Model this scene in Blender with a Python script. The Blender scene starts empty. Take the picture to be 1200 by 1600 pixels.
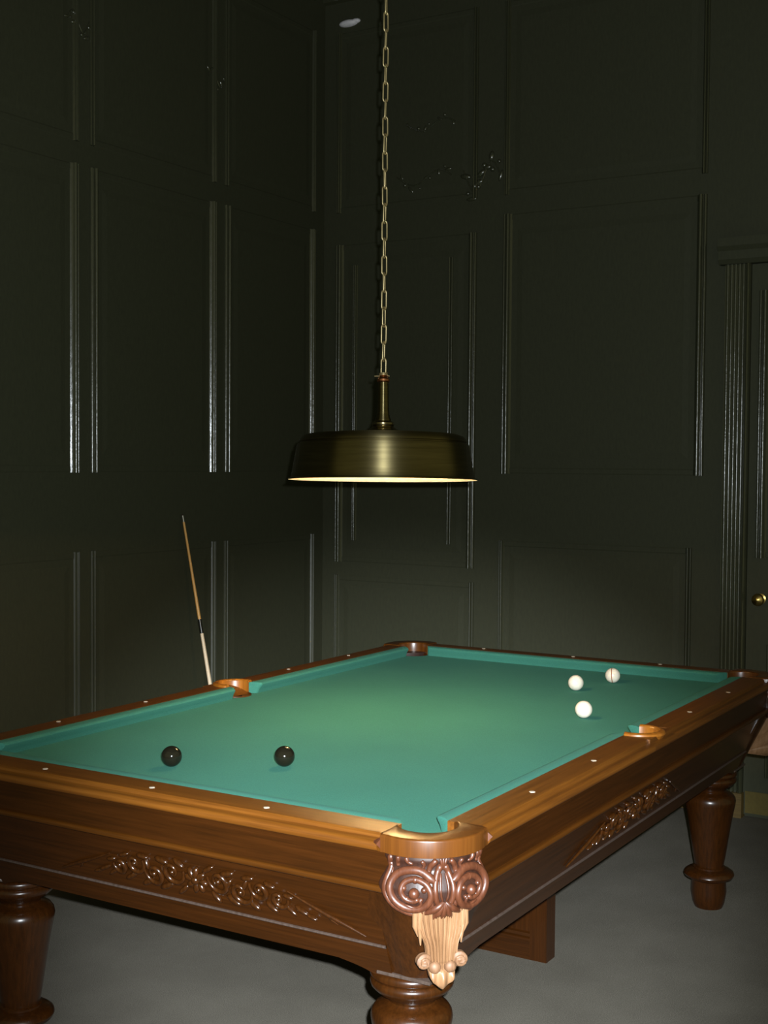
import bpy, bmesh, math, random
from mathutils import Vector, Matrix, Quaternion
import numpy as np

random.seed(7)
S = bpy.context.scene
COL = S.collection
PI = math.pi

# ------------------------------------------------------------------ camera, world, flash, exposure
# table frame: x runs along the long side, y along the short side, the near corner of the cloth is (0,0); floor z = 0
ZR = 0.885                                   # height of the rail top
TL, TW = 2.4969, 1.4783                      # cloth rectangle, wood edge to wood edge
CAM = Vector((-2.48203, -1.36522, ZR + 0.80))
F_PX, PITCH, ROLL, YAW = 2042.0, math.radians(-2.18045), math.radians(0.40785), math.radians(31.00592)
FW = Vector((math.cos(YAW) * math.cos(PITCH), math.sin(YAW) * math.cos(PITCH), math.sin(PITCH)))
RT = FW.cross(Vector((0, 0, 1))).normalized()
UP = RT.cross(FW)
RT, UP = RT * math.cos(ROLL) + UP * math.sin(ROLL), UP * math.cos(ROLL) - RT * math.sin(ROLL)
cd = bpy.data.cameras.new('camera')
cam = bpy.data.objects.new('camera', cd)
COL.objects.link(cam)
cd.sensor_fit = 'VERTICAL'
cd.sensor_height = 36.0
cd.lens = 36.0 * F_PX / 1600.0
cd.clip_start = 0.05
M = Matrix((RT, UP, -FW)).transposed().to_4x4()
M.translation = CAM
cam.matrix_world = M
S.camera = cam

w = bpy.data.worlds.new('world')
S.world = w
w.use_nodes = True
w.node_tree.nodes['Background'].inputs[0].default_value = (1.0, 0.97, 0.46, 1)
w.node_tree.nodes['Background'].inputs[1].default_value = 0.18

# the photographer's flash, just above and to the right of the lens: a hot beam and the spill around it
def flash(name, energy, size, blend):
    fl = bpy.data.lights.new(name, 'SPOT')
    fl.energy = energy
    fl.color = (0.87, 0.94, 1.0)
    fl.spot_size = math.radians(size)
    fl.spot_blend = blend
    fl.shadow_soft_size = 0.012
    flo = bpy.data.objects.new(name, fl)
    COL.objects.link(flo)
    flo.location = CAM + RT * 0.045 + UP * 0.055
    aim = FW + RT * 0.005 - UP * 0.312
    flo.rotation_euler = aim.to_track_quat('-Z', 'Y').to_euler()
flash('camera_flash', 2000, 34.5, 0.85)
flash('flash_spill', 400, 120, 0.6)

S.view_settings.view_transform = 'Standard'
S.view_settings.look = 'None'
S.view_settings.exposure = 0.0
S.view_settings.gamma = 1.0
S.view_settings.use_curve_mapping = False

# ------------------------------------------------------------------ materials
def newmat(name):
    m = bpy.data.materials.new(name)
    m.use_nodes = True
    nt = m.node_tree
    return m, nt, nt.nodes['Principled BSDF'], nt.links

def noise(nt, scale, detail=3, rough=0.55, mapscale=None):
    tc = nt.nodes.new('ShaderNodeTexCoord')
    n = nt.nodes.new('ShaderNodeTexNoise')
    n.inputs['Scale'].default_value = scale
    n.inputs['Detail'].default_value = detail
    n.inputs['Roughness'].default_value = rough
    if mapscale:
        mp = nt.nodes.new('ShaderNodeMapping')
        mp.inputs['Scale'].default_value = mapscale
        nt.links.new(tc.outputs['Object'], mp.inputs['Vector'])
        nt.links.new(mp.outputs['Vector'], n.inputs['Vector'])
    else:
        nt.links.new(tc.outputs['Object'], n.inputs['Vector'])
    return n

def ramp(nt, src, stops):
    r = nt.nodes.new('ShaderNodeValToRGB')
    while len(r.color_ramp.elements) < len(stops):
        r.color_ramp.elements.new(0.5)
    for e, (p, c) in zip(r.color_ramp.elements, stops):
        e.position = p
        e.color = (*c, 1)
    nt.links.new(src, r.inputs['Fac'])
    return r

def bump(nt, src, bsdf, strength, dist=0.002):
    b = nt.nodes.new('ShaderNodeBump')
    b.inputs['Strength'].default_value = strength
    b.inputs['Distance'].default_value = dist
    nt.links.new(src, b.inputs['Height'])
    nt.links.new(b.outputs['Normal'], bsdf.inputs['Normal'])

def wood(name, axis, dark, mid, light, rough=0.32, spec=0.5, grain=1.0):
    m, nt, b, ln = newmat(name)
    sc = [34.0 * grain, 34.0 * grain, 34.0 * grain]
    sc[axis] = 1.1 * grain
    n1 = noise(nt, 3.0, 6, 0.65, sc)
    r = ramp(nt, n1.outputs['Fac'], [(0.28, dark), (0.5, mid), (0.74, light)])
    ln.new(r.outputs['Color'], b.inputs['Base Color'])
    b.inputs['Roughness'].default_value = rough
    b.inputs['Specular IOR Level'].default_value = spec
    bump(nt, n1.outputs['Fac'], b, 0.10, 0.0012)
    return m

RD, RM, RL = (0.068, 0.021, 0.0022), (0.110, 0.036, 0.0035), (0.150, 0.052, 0.0055)
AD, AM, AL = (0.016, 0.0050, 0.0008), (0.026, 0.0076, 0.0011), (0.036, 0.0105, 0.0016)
WOOD_RAIL = [wood('rail_wood_' + 'xyz'[i], i, RD, RM, RL, 0.38, 0.48) for i in range(3)]
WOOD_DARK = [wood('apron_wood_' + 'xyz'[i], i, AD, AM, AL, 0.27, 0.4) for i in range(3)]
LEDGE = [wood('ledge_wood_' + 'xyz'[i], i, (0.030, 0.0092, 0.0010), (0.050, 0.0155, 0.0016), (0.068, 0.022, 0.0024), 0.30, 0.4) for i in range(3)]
WOOD_CAP = wood('cap_wood', 2, (0.056, 0.017, 0.0024), (0.080, 0.025, 0.0034), (0.108, 0.036, 0.005), 0.30, 0.5, 0.5)
WOOD_RING = wood('pocket_ring_wood', 2, (0.17, 0.052, 0.005), (0.27, 0.090, 0.008), (0.36, 0.13, 0.012), 0.36, 0.6, 0.5)

def carved(name, low, high, rough=0.34):
    m, nt, b, ln = newmat(name)
    n1 = noise(nt, 2.0, 5, 0.6, (60, 60, 8))
    r = ramp(nt, n1.outputs['Fac'], [(0.3, low), (0.7, high)])
    ln.new(r.outputs['Color'], b.inputs['Base Color'])
    b.inputs['Roughness'].default_value = rough
    bump(nt, n1.outputs['Fac'], b, 0.2, 0.001)
    return m
CARVE_RED = carved('carved_mahogany', (0.046, 0.0135, 0.0055), (0.092, 0.029, 0.0125), 0.38)
CARVE_BASE = carved('carved_stained_ground', (0.014, 0.0045, 0.0022), (0.030, 0.0095, 0.0045), 0.45)
CARVE_PALE = carved('carved_pale_wood', (0.16, 0.080, 0.034), (0.25, 0.135, 0.066), 0.42)
CARVE_DARK = carved('carved_dark_wood', AD, AL, 0.22)
CARVE_CURL = carved('carved_curl_wood', (0.11, 0.052, 0.022), (0.18, 0.092, 0.045), 0.6)
EDGE_GLEAM = carved('edge_gleam_wood', (0.034, 0.022, 0.016), (0.060, 0.042, 0.034), 0.35)  # paler wood: highlight along beads and leg plates put into the colour

def simple(name, color, rough=0.5, metallic=0.0, spec=0.5, emit=None, strength=0.0):
    m, nt, b, ln = newmat(name)
    n1 = noise(nt, 40, 2)
    r = ramp(nt, n1.outputs['Fac'], [(0.3, tuple(c * 0.88 for c in color)), (0.7, tuple(min(1, c * 1.08) for c in color))])
    ln.new(r.outputs['Color'], b.inputs['Base Color'])
    b.inputs['Roughness'].default_value = rough
    b.inputs['Metallic'].default_value = metallic
    b.inputs['Specular IOR Level'].default_value = spec
    if emit:
        b.inputs['Emission Color'].default_value = (*emit, 1)
        b.inputs['Emission Strength'].default_value = strength
    return m

def cloth_mat(name, a, c):
    m, nt, b, ln = newmat(name)
    n1 = noise(nt, 420, 3, 0.7)
    n2 = noise(nt, 3, 3)
    mx = nt.nodes.new('ShaderNodeMath'); mx.operation = 'MULTIPLY_ADD'
    ln.new(n2.outputs['Fac'], mx.inputs[0]); mx.inputs[1].default_value = 0.25
    ln.new(n1.outputs['Fac'], mx.inputs[2])
    r = ramp(nt, mx.outputs[0], [(0.42, a), (0.82, c)])
    ln.new(r.outputs['Color'], b.inputs['Base Color'])
    b.inputs['Roughness'].default_value = 0.95
    b.inputs['Specular IOR Level'].default_value = 0.12
    b.inputs['Sheen Weight'].default_value = 0.03
    b.inputs['Sheen Tint'].default_value = (0.35, 0.8, 0.7, 1)
    bump(nt, n1.outputs['Fac'], b, 0.25, 0.001)
    return m
CLOTH = cloth_mat('green_baize', (0.027, 0.128, 0.088), (0.046, 0.195, 0.138))
CLOTH_C = cloth_mat('cushion_baize', (0.029, 0.130, 0.094), (0.048, 0.196, 0.145))

def carpet_mat():
    m, nt, b, ln = newmat('grey_carpet')
    n1 = noise(nt, 260, 4, 0.7)
    n2 = noise(nt, 4, 3)
    mx = nt.nodes.new('ShaderNodeMath'); mx.operation = 'MULTIPLY_ADD'
    ln.new(n2.outputs['Fac'], mx.inputs[0]); mx.inputs[1].default_value = 0.35
    ln.new(n1.outputs['Fac'], mx.inputs[2])
    r = ramp(nt, mx.outputs[0], [(0.45, (0.088, 0.079, 0.063)), (0.9, (0.162, 0.147, 0.119))])
    ln.new(r.outputs['Color'], b.inputs['Base Color'])
    b.inputs['Roughness'].default_value = 1.0
    b.inputs['Specular IOR Level'].default_value = 0.05
    bump(nt, n1.outputs['Fac'], b, 0.5, 0.004)
    return m
CARPET = carpet_mat()

def lacquer(name, rough, spec, bmp):
    m, nt, b, ln = newmat(name)
    n1 = noise(nt, 3.0, 4, 0.6, (30, 30, 9))
    r = ramp(nt, n1.outputs['Fac'], [(0.3, (0.042, 0.044, 0.0245)), (0.7, (0.050, 0.052, 0.029))])
    ln.new(r.outputs['Color'], b.inputs['Base Color'])
    b.inputs['Roughness'].default_value = rough
    b.inputs['Specular IOR Level'].default_value = spec
    b.inputs['IOR'].default_value = 1.6
    bump(nt, n1.outputs['Fac'], b, bmp, 0.003)
    return m
WALL = lacquer('black_wall_paint', 0.7, 0.2, 0.06)
MOULD = lacquer('black_gloss_moulding', 0.21, 0.65, 0.25)
MOULD_DULL = lacquer('black_satin_moulding', 0.42, 0.35, 0.2)
ORNAM = lacquer('black_gloss_carving', 0.22, 1.0, 0.05)

BRASS = simple('aged_brass', (0.30, 0.245, 0.12), 0.26, 1.0)
def brushed(name, color, rough):
    m, nt, b, ln = newmat(name)
    n1 = noise(nt, 2.0, 4, 0.6, (3, 3, 60))
    r = ramp(nt, n1.outputs['Fac'], [(0.3, tuple(c * 0.8 for c in color)), (0.7, tuple(c * 1.15 for c in color))])
    ln.new(r.outputs['Color'], b.inputs['Base Color'])
    b.inputs['Metallic'].default_value = 1.0
    b.inputs['Roughness'].default_value = rough
    b.inputs['Anisotropic'].default_value = 0.85
    t = nt.nodes.new('ShaderNodeTangent')
    t.direction_type = 'RADIAL'; t.axis = 'Z'
    ln.new(t.outputs['Tangent'], b.inputs['Tangent'])
    b.inputs['Anisotropic Rotation'].default_value = 0.25
    return m
BRUSHED = brushed('brushed_brass', (0.21, 0.172, 0.080), 0.40)
CHAINB = simple('chain_brass', (0.62, 0.50, 0.27), 0.42, 0.85)
COPPER = simple('copper_collar', (0.5, 0.2, 0.09), 0.35, 1.0)
ENAMEL = simple('white_enamel', (0.85, 0.80, 0.70), 0.5)
BULB = simple('lit_bulb', (1, 0.9, 0.7), 0.5, emit=(1.0, 0.70, 0.36), strength=130)
BULBF = simple('lit_bulb_face', (1, 0.9, 0.7), 0.5, emit=(1.0, 0.60, 0.22), strength=560)
IVORY = simple('ivory', (0.55, 0.47, 0.36), 0.4)
BALLW = simple('ivory_ball', (0.70, 0.64, 0.52), 0.16)
BALLK = simple('black_ball', (0.008, 0.007, 0.004), 0.10, spec=0.42)
STRIPE = simple('orange_stripe', (0.26, 0.070, 0.012), 0.3)
BLACK = simple('black_lacquer', (0.012, 0.012, 0.009), 0.25)
DARKH = simple('pocket_leather', (0.03, 0.018, 0.008), 0.8)
CUEW = wood('cue_maple', 2, (0.62, 0.30, 0.075), (0.76, 0.40, 0.11), (0.84, 0.47, 0.15), 0.35)
CUEB = wood('cue_butt_wood', 2, (0.80, 0.60, 0.37), (0.88, 0.69, 0.46), (0.93, 0.76, 0.54), 0.4)
STEEL = simple('tip_steel', (0.5, 0.48, 0.42), 0.35, 0.8)
SKIRT = wood('baseboard_wood', 1, (0.070, 0.042, 0.009), (0.105, 0.065, 0.014), (0.14, 0.09, 0.02), 0.5)
PALE = simple('pale_plaster', (0.90, 0.86, 0.95), 0.5)

# ------------------------------------------------------------------ mesh helpers
WL = {}
def empty(name, loc, label, cat, group=None, rot=None):
    e = bpy.data.objects.new(name, None)
    COL.objects.link(e)
    e.location = loc
    e.empty_display_size = 0.1
    if rot is not None:
        e.rotation_mode = 'QUATERNION'
        e.rotation_quaternion = rot
    e['label'] = label
    e['category'] = cat
    if group:
        e['group'] = group
    WL[e.name] = Vector(loc)
    return e

def make(name, verts, faces, mat, parent=None, origin=None, smooth=35, label=None, local=False):
    """one mesh object; verts in world space unless local; origin defaults to the bottom centre"""
    vs = np.asarray([tuple(v) for v in verts], float)
    if local:
        o = Vector((0, 0, 0)) if origin is None else Vector(origin)
    elif origin is None:
        lo, hi = vs.min(0), vs.max(0)
        o = Vector(((lo[0] + hi[0]) / 2, (lo[1] + hi[1]) / 2, lo[2]))
    else:
        o = Vector(origin)
    me = bpy.data.meshes.new(name)
    me.from_pydata([tuple(v) for v in (vs - np.array(o))], [], [tuple(f) for f in faces])
    bm = bmesh.new(); bm.from_mesh(me)
    bmesh.ops.recalc_face_normals(bm, faces=bm.faces)
    bm.to_mesh(me); bm.free()
    me.materials.append(mat)
    if smooth:
        me.polygons.foreach_set('use_smooth', [True] * len(me.polygons))
        me.set_sharp_from_angle(angle=math.radians(smooth))
    ob = bpy.data.objects.new(name, me)
    COL.objects.link(ob)
    if parent is not None:
        ob.parent = parent
        ob.location = o if local else o - WL[parent.name]
    else:
        ob.location = o
    WL[ob.name] = o
    if label:
        ob['label'] = label
    return ob

class G:
    """collects geometry"""
    def __init__(s): s.v, s.f = [], []
    def add(s, v, f):
        b = len(s.v)
        s.v += [tuple(p) for p in v]
        s.f += [tuple(i + b for i in q) for q in f]
        return s
    def box(s, a, b):
        (x0, y0, z0), (x1, y1, z1) = a, b
        return s.add([(x0, y0, z0), (x1, y0, z0), (x1, y1, z0), (x0, y1, z0), (x0, y0, z1), (x1, y0, z1), (x1, y1, z1), (x0, y1, z1)],
                     [(0, 3, 2, 1), (4, 5, 6, 7), (0, 1, 5, 4), (1, 2, 6, 5), (2, 3, 7, 6), (3, 0, 4, 7)])
    def sweep(s, rings, closed_ring=True, caps=True, loop=False):
        n = len(rings[0]); v = [p for r in rings for p in r]; f = []
        m = len(rings)
        for i in range(m if loop else m - 1):
            j = (i + 1) % m
            for k in range(n if closed_ring else n - 1):
                l = (k + 1) % n
                f.append((i * n + k, i * n + l, j * n + l, j * n + k))
        if caps and not loop:
            f.append(tuple(range(n - 1, -1, -1)))
            f.append(tuple((m - 1) * n + k for k in range(n)))
        return s.add(v, f)
    def lathe(s, prof, c=(0, 0, 0), seg=48):
        rings = []
        for k in range(seg):
            a = 2 * PI * k / seg
            rings.append([(c[0] + r * math.cos(a), c[1] + r * math.sin(a), c[2] + z) for r, z in prof])
        return s.sweep(rings, closed_ring=False, loop=True)
    def tube(s, path, rad, seg=8, flat=None):
        """round tube along a path; flat = (axis, factor) squashes it along an axis"""
        P = [Vector(p) for p in path]
        if not hasattr(rad, '__len__'): rad = [rad] * len(P)
        rings = []
        ref = None
        for i, p in enumerate(P):
            t = (P[min(i + 1, len(P) - 1)] - P[max(i - 1, 0)]).normalized()
            if ref is None:
                ref = Vector((0, 0, 1)) if abs(t.z) < 0.9 else Vector((1, 0, 0))
            a = (ref - t * ref.dot(t)).normalized(); ref = a
            b = t.cross(a)
            ring = []
            for k in range(seg):
                th = 2 * PI * k / seg
                q = (a * math.cos(th) + b * math.sin(th)) * rad[i]
                if flat is not None:
                    ax = Vector(flat[0]); q -= ax * q.dot(ax) * (1 - flat[1])
                ring.append(p + q)
            rings.append(ring)
        return s.sweep(rings)
    def ellipsoid(s, c, ax, seg=14, rings=9):
        """ax: three vectors (half axes)"""
        c = Vector(c); A = [Vector(a) for a in ax]
        R = []
        for i in range(1, rings):
            ph = PI * i / rings
            R.append([c + A[2] * math.cos(ph) + (A[0] * math.cos(2 * PI * k / seg) + A[1] * math.sin(2 * PI * k / seg)) * math.sin(ph) for k in range(seg)])
        b = len(s.v)
        s.sweep(R, caps=False)
        t = len(s.v)
        s.v += [tuple(c + A[2]), tuple(c - A[2])]
        for k in range(seg):
            l = (k + 1) % seg
            s.f.append((t, b + l, b + k))
            e = b + (rings - 2) * seg
            s.f.append((t + 1, e + k, e + l))
        return s
    def xf(s, fn):
        s.v = [tuple(fn(Vector(p))) for p in s.v]
        return s

def prism(poly, z0, z1, bev=0.0, seg=3, bottom=True):
    """extruded outline with a rounded top edge, returns (verts, faces)"""
    bm = bmesh.new()
    vs = [bm.verts.new((x, y, z0)) for x, y in poly]
    f = bm.faces.new(vs)
    ex = bmesh.ops.extrude_face_region(bm, geom=[f])
    nv = [e for e in ex['geom'] if isinstance(e, bmesh.types.BMVert)]
    bmesh.ops.translate(bm, verts=nv, vec=(0, 0, z1 - z0))
    if bev:
        ed = [e for e in bm.edges if all(abs(v.co.z - z1) < 1e-6 for v in e.verts)]
        bmesh.ops.bevel(bm, geom=ed, offset=bev, segments=seg, affect='EDGES', profile=0.5)
    bmesh.ops.recalc_face_normals(bm, faces=bm.faces)
    bm.verts.index_update()
    v = [tuple(x.co) for x in bm.verts]
    fc = [tuple(x.index for x in f.verts) for f in bm.faces]
    bm.free()
    return v, fc

def arc(cx, cy, r, a0, a1, n):
    return [(cx + r * math.cos(math.radians(a0 + (a1 - a0) * i / n)), cy + r * math.sin(math.radians(a0 + (a1 - a0) * i / n))) for i in range(n + 1)]

# ------------------------------------------------------------------ the room
WX, WY, CZ = 3.75, 2.79, 4.42          # far wall plane, left wall plane, ceiling height
X0, Y0 = -2.0, -2.2
def struct(ob):
    ob['kind'] = 'structure'
    return ob

def slab(name, a, b, mat, label=None):
    return struct(make(name, *(lambda g: (g.v, g.f))(G().box(a, b)), mat, smooth=0, label=label))
fl_ = slab('floor', (X0 - 1.4, Y0, -0.05), (WX + 0.2, WY + 0.2, 0.0), CARPET, 'grey short-pile carpet under the billiard table')
wf = slab('wall_back', (WX, Y0, 0), (WX + 0.2, WY + 0.2, CZ), WALL, 'black panelled wall behind the far end of the table')
wl = slab('wall_left', (X0, WY, 0), (WX, WY + 0.2, CZ), WALL, 'black panelled wall along the left, with the cue against it')
slab('ceiling', (X0, Y0, CZ), (WX + 0.2, WY + 0.2, CZ + 0.1), WALL, 'dark ceiling high above the lamp')

# wall frame: (a, o, z): a runs along the wall, o comes out of the wall into the room
def on_back(a, o, z): return (WX - o, a, z)
def on_left(a, o, z): return (a, WY - o, z)

MP = []                                    # moulding profile: (inset from the outer edge, proud of the wall)
def prof_beads():
    p = [(0.0, 0.0), (0.0, 0.006)]
    p += [(0.008 - 0.007 * math.cos(t), 0.007 + 0.009 * math.sin(t)) for t in np.linspace(0.2, PI - 0.2, 7)]
    p += [(0.017, 0.006), (0.021, 0.009)]
    p += [(0.030 - 0.009 * math.cos(t), 0.012 + 0.012 * math.sin(t)) for t in np.linspace(0.1, PI - 0.1, 8)]
    p += [(0.041, 0.008), (0.050, 0.0)]
    return p
PB = prof_beads()
PN = [(p[0] * 0.62, p[1] * 0.8) for p in PB]

def panel(wall, on, a0, a1, z0, z1, prof=PB, field=True, mat=MOULD):
    """a framed wall panel: beaded uprights, thin flat edges above and below, and a barely raised field"""
    ws = prof[-1][0]
    for ca, sa in ((a0, 1), (a1, -1)):
        g = G().sweep([[on(ca + sa * i, o, z) for i, o in prof] for z in (z0, z1)])
        make('panel_moulding', g.v, g.f, mat, wall, smooth=50)
    for cz, sz in ((z0, 1), (z1, -1)):
        g = G().sweep([[on(a, o, cz + sz * i) for i, o in ((0.0, 0.0), (0.006, 0.0025), (0.026, 0.0025), (0.032, 0.0))] for a in (a0 + ws, a1 - ws)])
        make('panel_edge', g.v, g.f, WALL, wall, smooth=0)
    if field:
        b = ws + 0.03
        g = G()
        q0 = [(a0 + b, z0 + b), (a1 - b, z0 + b), (a1 - b, z1 - b), (a0 + b, z1 - b)]
        q1 = [(a0 + b + .03, z0 + b + .03), (a1 - b - .03, z0 + b + .03), (a1 - b - .03, z1 - b - .03), (a0 + b + .03, z1 - b - .03)]
        g.sweep([[on(a, 0.0, z) for a, z in q0], [on(a, 0.003, z) for a, z in q1]], caps=False)
        g.f.append((4, 5, 6, 7))
        make('panel_field', g.v, g.f, WALL, wall, smooth=0)

ZU0, ZU1 = ZR + 0.745, ZR + 2.10           # upper tier
ZL0, ZL1 = 0.24, ZR + 0.392                # lower tier
ZT0, ZT1 = ZR + 2.20, ZR + 3.20            # top tier
for a0, a1 in ((-1.85, -1.02), (-0.95, -0.10), (-0.03, 0.83), (0.90, 1.795), (1.865, 2.765), (2.832, 3.655)):
    panel(wl, on_left, a0, a1, ZU0, ZU1)
    panel(wl, on_left, a0, a1, ZL0, ZL1, PN, mat=MOULD_DULL)
    panel(wl, on_left, a0, a1, ZT0, ZT1, PN)
# far wall: tall framed overmantel panel, then a standard bay, then the door
panel(wf, on_back, 1.815, 2.705, ZR + 0.235, ZR + 2.02, PB)
panel(wf, on_back, 1.955, 2.590, ZR + 0.36, ZR + 1.90, PN, field=False)
panel(wf, on_back, 1.815, 2.705, ZT0, ZT1, PN)
panel(wf, on_back, 1.815, 2.705, ZL0, ZR + 0.16, PN, mat=MOULD_DULL)
panel(wf, on_back, 0.575, 1.660, ZU0, ZU1)
panel(wf, on_back, 0.625, 1.668, ZL0, ZL1, PN, mat=MOULD_DULL)
panel(wf, on_back, 0.575, 1.660, ZT0, ZT1, PN)

def strip(name, on, prof, a0, a1, mat, parent=None, label=None):
    """horizontal moulding, prof = (o, z)"""
    g = G().sweep([[on(a0, o, z) for o, z in prof], [on(a1, o, z) for o, z in prof]])
    return make(name, g.v, g.f, mat, parent, smooth=40, label=label)
SK = [(0, 0), (0.022, 0), (0.022, 0.085), (0.016, 0.095), (0.016, 0.104), (0.006, 0.115), (0, 0.115)]
struct(strip('baseboard_back', on_back, SK, 0.50, WY - 0.022, SKIRT, label='brown wooden skirting board of the far wall'))
struct(strip('baseboard_left', on_left, SK, X0, WX, SKIRT, label='brown wooden skirting board of the left wall'))
SK2 = SK
DR = [(0, 0), (0.012, 0.004), (0.024, 0.014), (0.024, 0.026), (0.012, 0.034), (0, 0.036)]
CO = [(0, 0), (0.02, 0.01), (0.03, 0.05), (0.07, 0.10), (0.10, 0.12), (0.10, 0.16), (0, 0.16)]
struct(strip('trim_1', on_back, [(o, z + CZ - 0.165) for o, z in CO], Y0, WY, MOULD, label='black cornice of the far wall'))
struct(strip('trim_2', on_left, [(o, z + CZ - 0.165) for o, z in CO], X0, WX - 0.1, MOULD, label='black cornice of the left wall'))

# fluted door casing at the right and the door beside it
def vert_strip(name, a0, prof, z0, z1, mat, parent=None, label=None):
    g = G().sweep([[on_back(a0 - i, o, z) for i, o in prof] for z in np.linspace(z0, z1, 2)])
    return make(name, g.v, g.f, mat, parent, smooth=55, label=label)
fp = [(0, 0), (0, 0.03)]
for k in range(5):
    c = 0.012 + 0.019 * k
    fp += [(c - 0.008 * math.cos(t), 0.03 + 0.008 * math.sin(t)) for t in np.linspace(0, PI, 7)]
fp += [(0.097, 0.03), (0.102, 0.045), (0.112, 0.05), (0.120, 0.043), (0.122, 0.02), (0.122, 0.0)]
tr = struct(vert_strip('trim_3', 0.474, fp, 0.0, ZR + 1.75, MOULD, label='black fluted door casing at the right edge'))
g = G()
for k, zz in ((0, ZR + 1.75),):
    g.sweep([[on_back(a, o, zz + z) for o, z in [(0, 0), (0.05, 0), (0.07, 0.02), (0.07, 0.06), (0.09, 0.08), (0.09, 0.12), (0, 0.12)]] for a in (0.50, -0.90)])
make('door_head', g.v, g.f, WALL, tr)
fpm = fp
g = G().sweep([[on_back(-0.86 + i, o, z) for i, o in fp] for z in (0.0, ZR + 1.75)])
make('door_jamb', g.v, g.f, MOULD, tr, smooth=55)
dr = slab('door_1', (WX - 0.018, -0.735, 0.012), (WX - 0.001, 0.350, ZR + 1.745), WALL, 'black panelled door with a brass knob at the right edge')
def on_door(a, o, z): return (WX - 0.018 - o, a, z)
panel(dr, on_door, -0.64, 0.312, ZR + 0.36, ZR + 1.62, PB)
panel(dr, on_door, -0.64, 0.250, 0.2, ZR - 0.05, PB)
g = G().lathe([(0, 0), (0.026, 0), (0.026, 0.006), (0.012, 0.010), (0.011, 0.030), (0.022, 0.036), (0.030, 0.050), (0.026, 0.064), (0.012, 0.072), (0, 0.074)], seg=24)
g.xf(lambda p: Vector((WX - 0.018 - p.z, 0.283 + p.x, ZR + 0.165 + p.y)))
make('door_knob', g.v, g.f, simple('door_brass', (0.45, 0.33, 0.10), 0.3, 1.0), dr, label='round brass door knob')

g = G().box((WX - 0.021, -0.72, 0.02), (WX - 0.0181, 0.340, 0.125))
make('kick_plate', g.v, g.f, simple('kick_plate_brass', (0.115, 0.085, 0.016), 0.6, 0.3), dr, smooth=0, label='dull brass kick plate')
g = G().box((WX - 0.062, 0.346, 0.0), (WX - 0.0001, 0.482, 0.118))
make('plinth_block', g.v, g.f, SKIRT, tr, smooth=0)

# glossy carved ornaments high on the walls: clusters of leaves and berries
def ornament(wall, on, a, z, wdt, hgt, n, seed, big=0.020):
    """a sprig of glossy carved leaves and berries round a curved stem"""
    rnd = random.Random(seed)
    z0 = Vector(on(0, 0, 0))
    AX = [Vector(on(1, 0, 0)) - z0, Vector(on(0, 1, 0)) - z0, Vector((0, 0, 1))]
    g = G()
    stem = [on(a + wdt * 0.5 * (2 * u - 1), 0.004, z + hgt * 0.35 * math.sin(2.2 * PI * u)) for u in np.linspace(0, 1, 14)]
    g.tube(stem, [0.004] * 14, 7)
    st = make('carved_ornament', g.v, g.f, ORNAM, wall, label='glossy black carved sprig ornament')
    for k in range(n):
        u = (k + 0.5) / n
        pa = a + wdt * 0.5 * (2 * u - 1) + rnd.uniform(-0.015, 0.015)
        pz = z + hgt * 0.35 * math.sin(2.2 * PI * u) + rnd.choice((-1, 1)) * rnd.uniform(0.008, hgt * 0.22)
        q = G()
        if k % 2:
            r = rnd.uniform(0.5, 0.8) * big
            q.ellipsoid(on(pa, 0.002, pz), [AX[0] * r, AX[1] * r, AX[2] * r], 12, 9)
        else:
            th = rnd.uniform(0, PI); l = big * rnd.uniform(1.2, 1.8); r = big * rnd.uniform(0.5, 0.8)
            q.ellipsoid(on(pa, 0.0, pz), [(AX[0] * math.cos(th) + AX[2] * math.sin(th)) * l, (AX[2] * math.cos(th) - AX[0] * math.sin(th)) * r, AX[1] * r * 0.9], 12, 9)
        make('ornament_leaf', q.v, q.f, ORNAM, st, smooth=180)
ornament(wf, on_back, 1.79, ZR + 2.31, 0.22, 0.22, 14, 3)
ornament(wf, on_back, 2.10, ZR + 2.62, 0.30, 0.08, 7, 4, 0.014)
ornament(wf, on_back, 2.14, ZR + 2.34, 0.34, 0.10, 9, 5, 0.014)
ornament(wl, on_left, 1.80, ZR + 2.72, 0.14, 0.12, 6, 7, 0.014)
ornament(wl, on_left, 2.77, ZR + 2.72, 0.14, 0.12, 6, 8, 0.014)
g = G().ellipsoid(on_back(2.632, 0.0, ZR + 3.248), [Vector((0, 0.062, 0)), Vector((-0.03, 0, 0)), Vector((0, 0, 0.020))], 20, 10)
g.ellipsoid(on_back(2.585, 0.0, ZR + 3.254), [Vector((0, 0.030, 0)), Vector((-0.02, 0, 0)), Vector((0, 0, 0.014))], 14, 8)
make('plaster_boss', g.v, g.f, PALE, wf, label='small pale plaster boss high above the lamp chain')

# ------------------------------------------------------------------ the billiard table
T = empty('billiard_table', (TL / 2, TW / 2, 0), 'carved mahogany billiard table with green cloth on turned legs', 'billiard table')
def Z(z): return ZR + z
BED = -0.040
HC, HR = 0.020, 0.066                      # corner pocket hole: centre offset and radius
# side frames: start point, direction along, outward normal, length
SIDES = {'near': ((0, 0), (0, 1), (-1, 0), TW), 'right': ((0, 0), (1, 0), (0, -1), TL),
         'left': ((0, TW), (1, 0), (0, 1), TL), 'far': ((TL, 0), (0, 1), (1, 0), TW)}
def side(sd):
    (ox, oy), (dx, dy), (nx, ny), L = SIDES[sd]
    return (lambda a, s, z: (ox + dx * a + nx * s, oy + dy * a + ny * s, ZR + z)), L, (0 if dx else 1)

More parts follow.
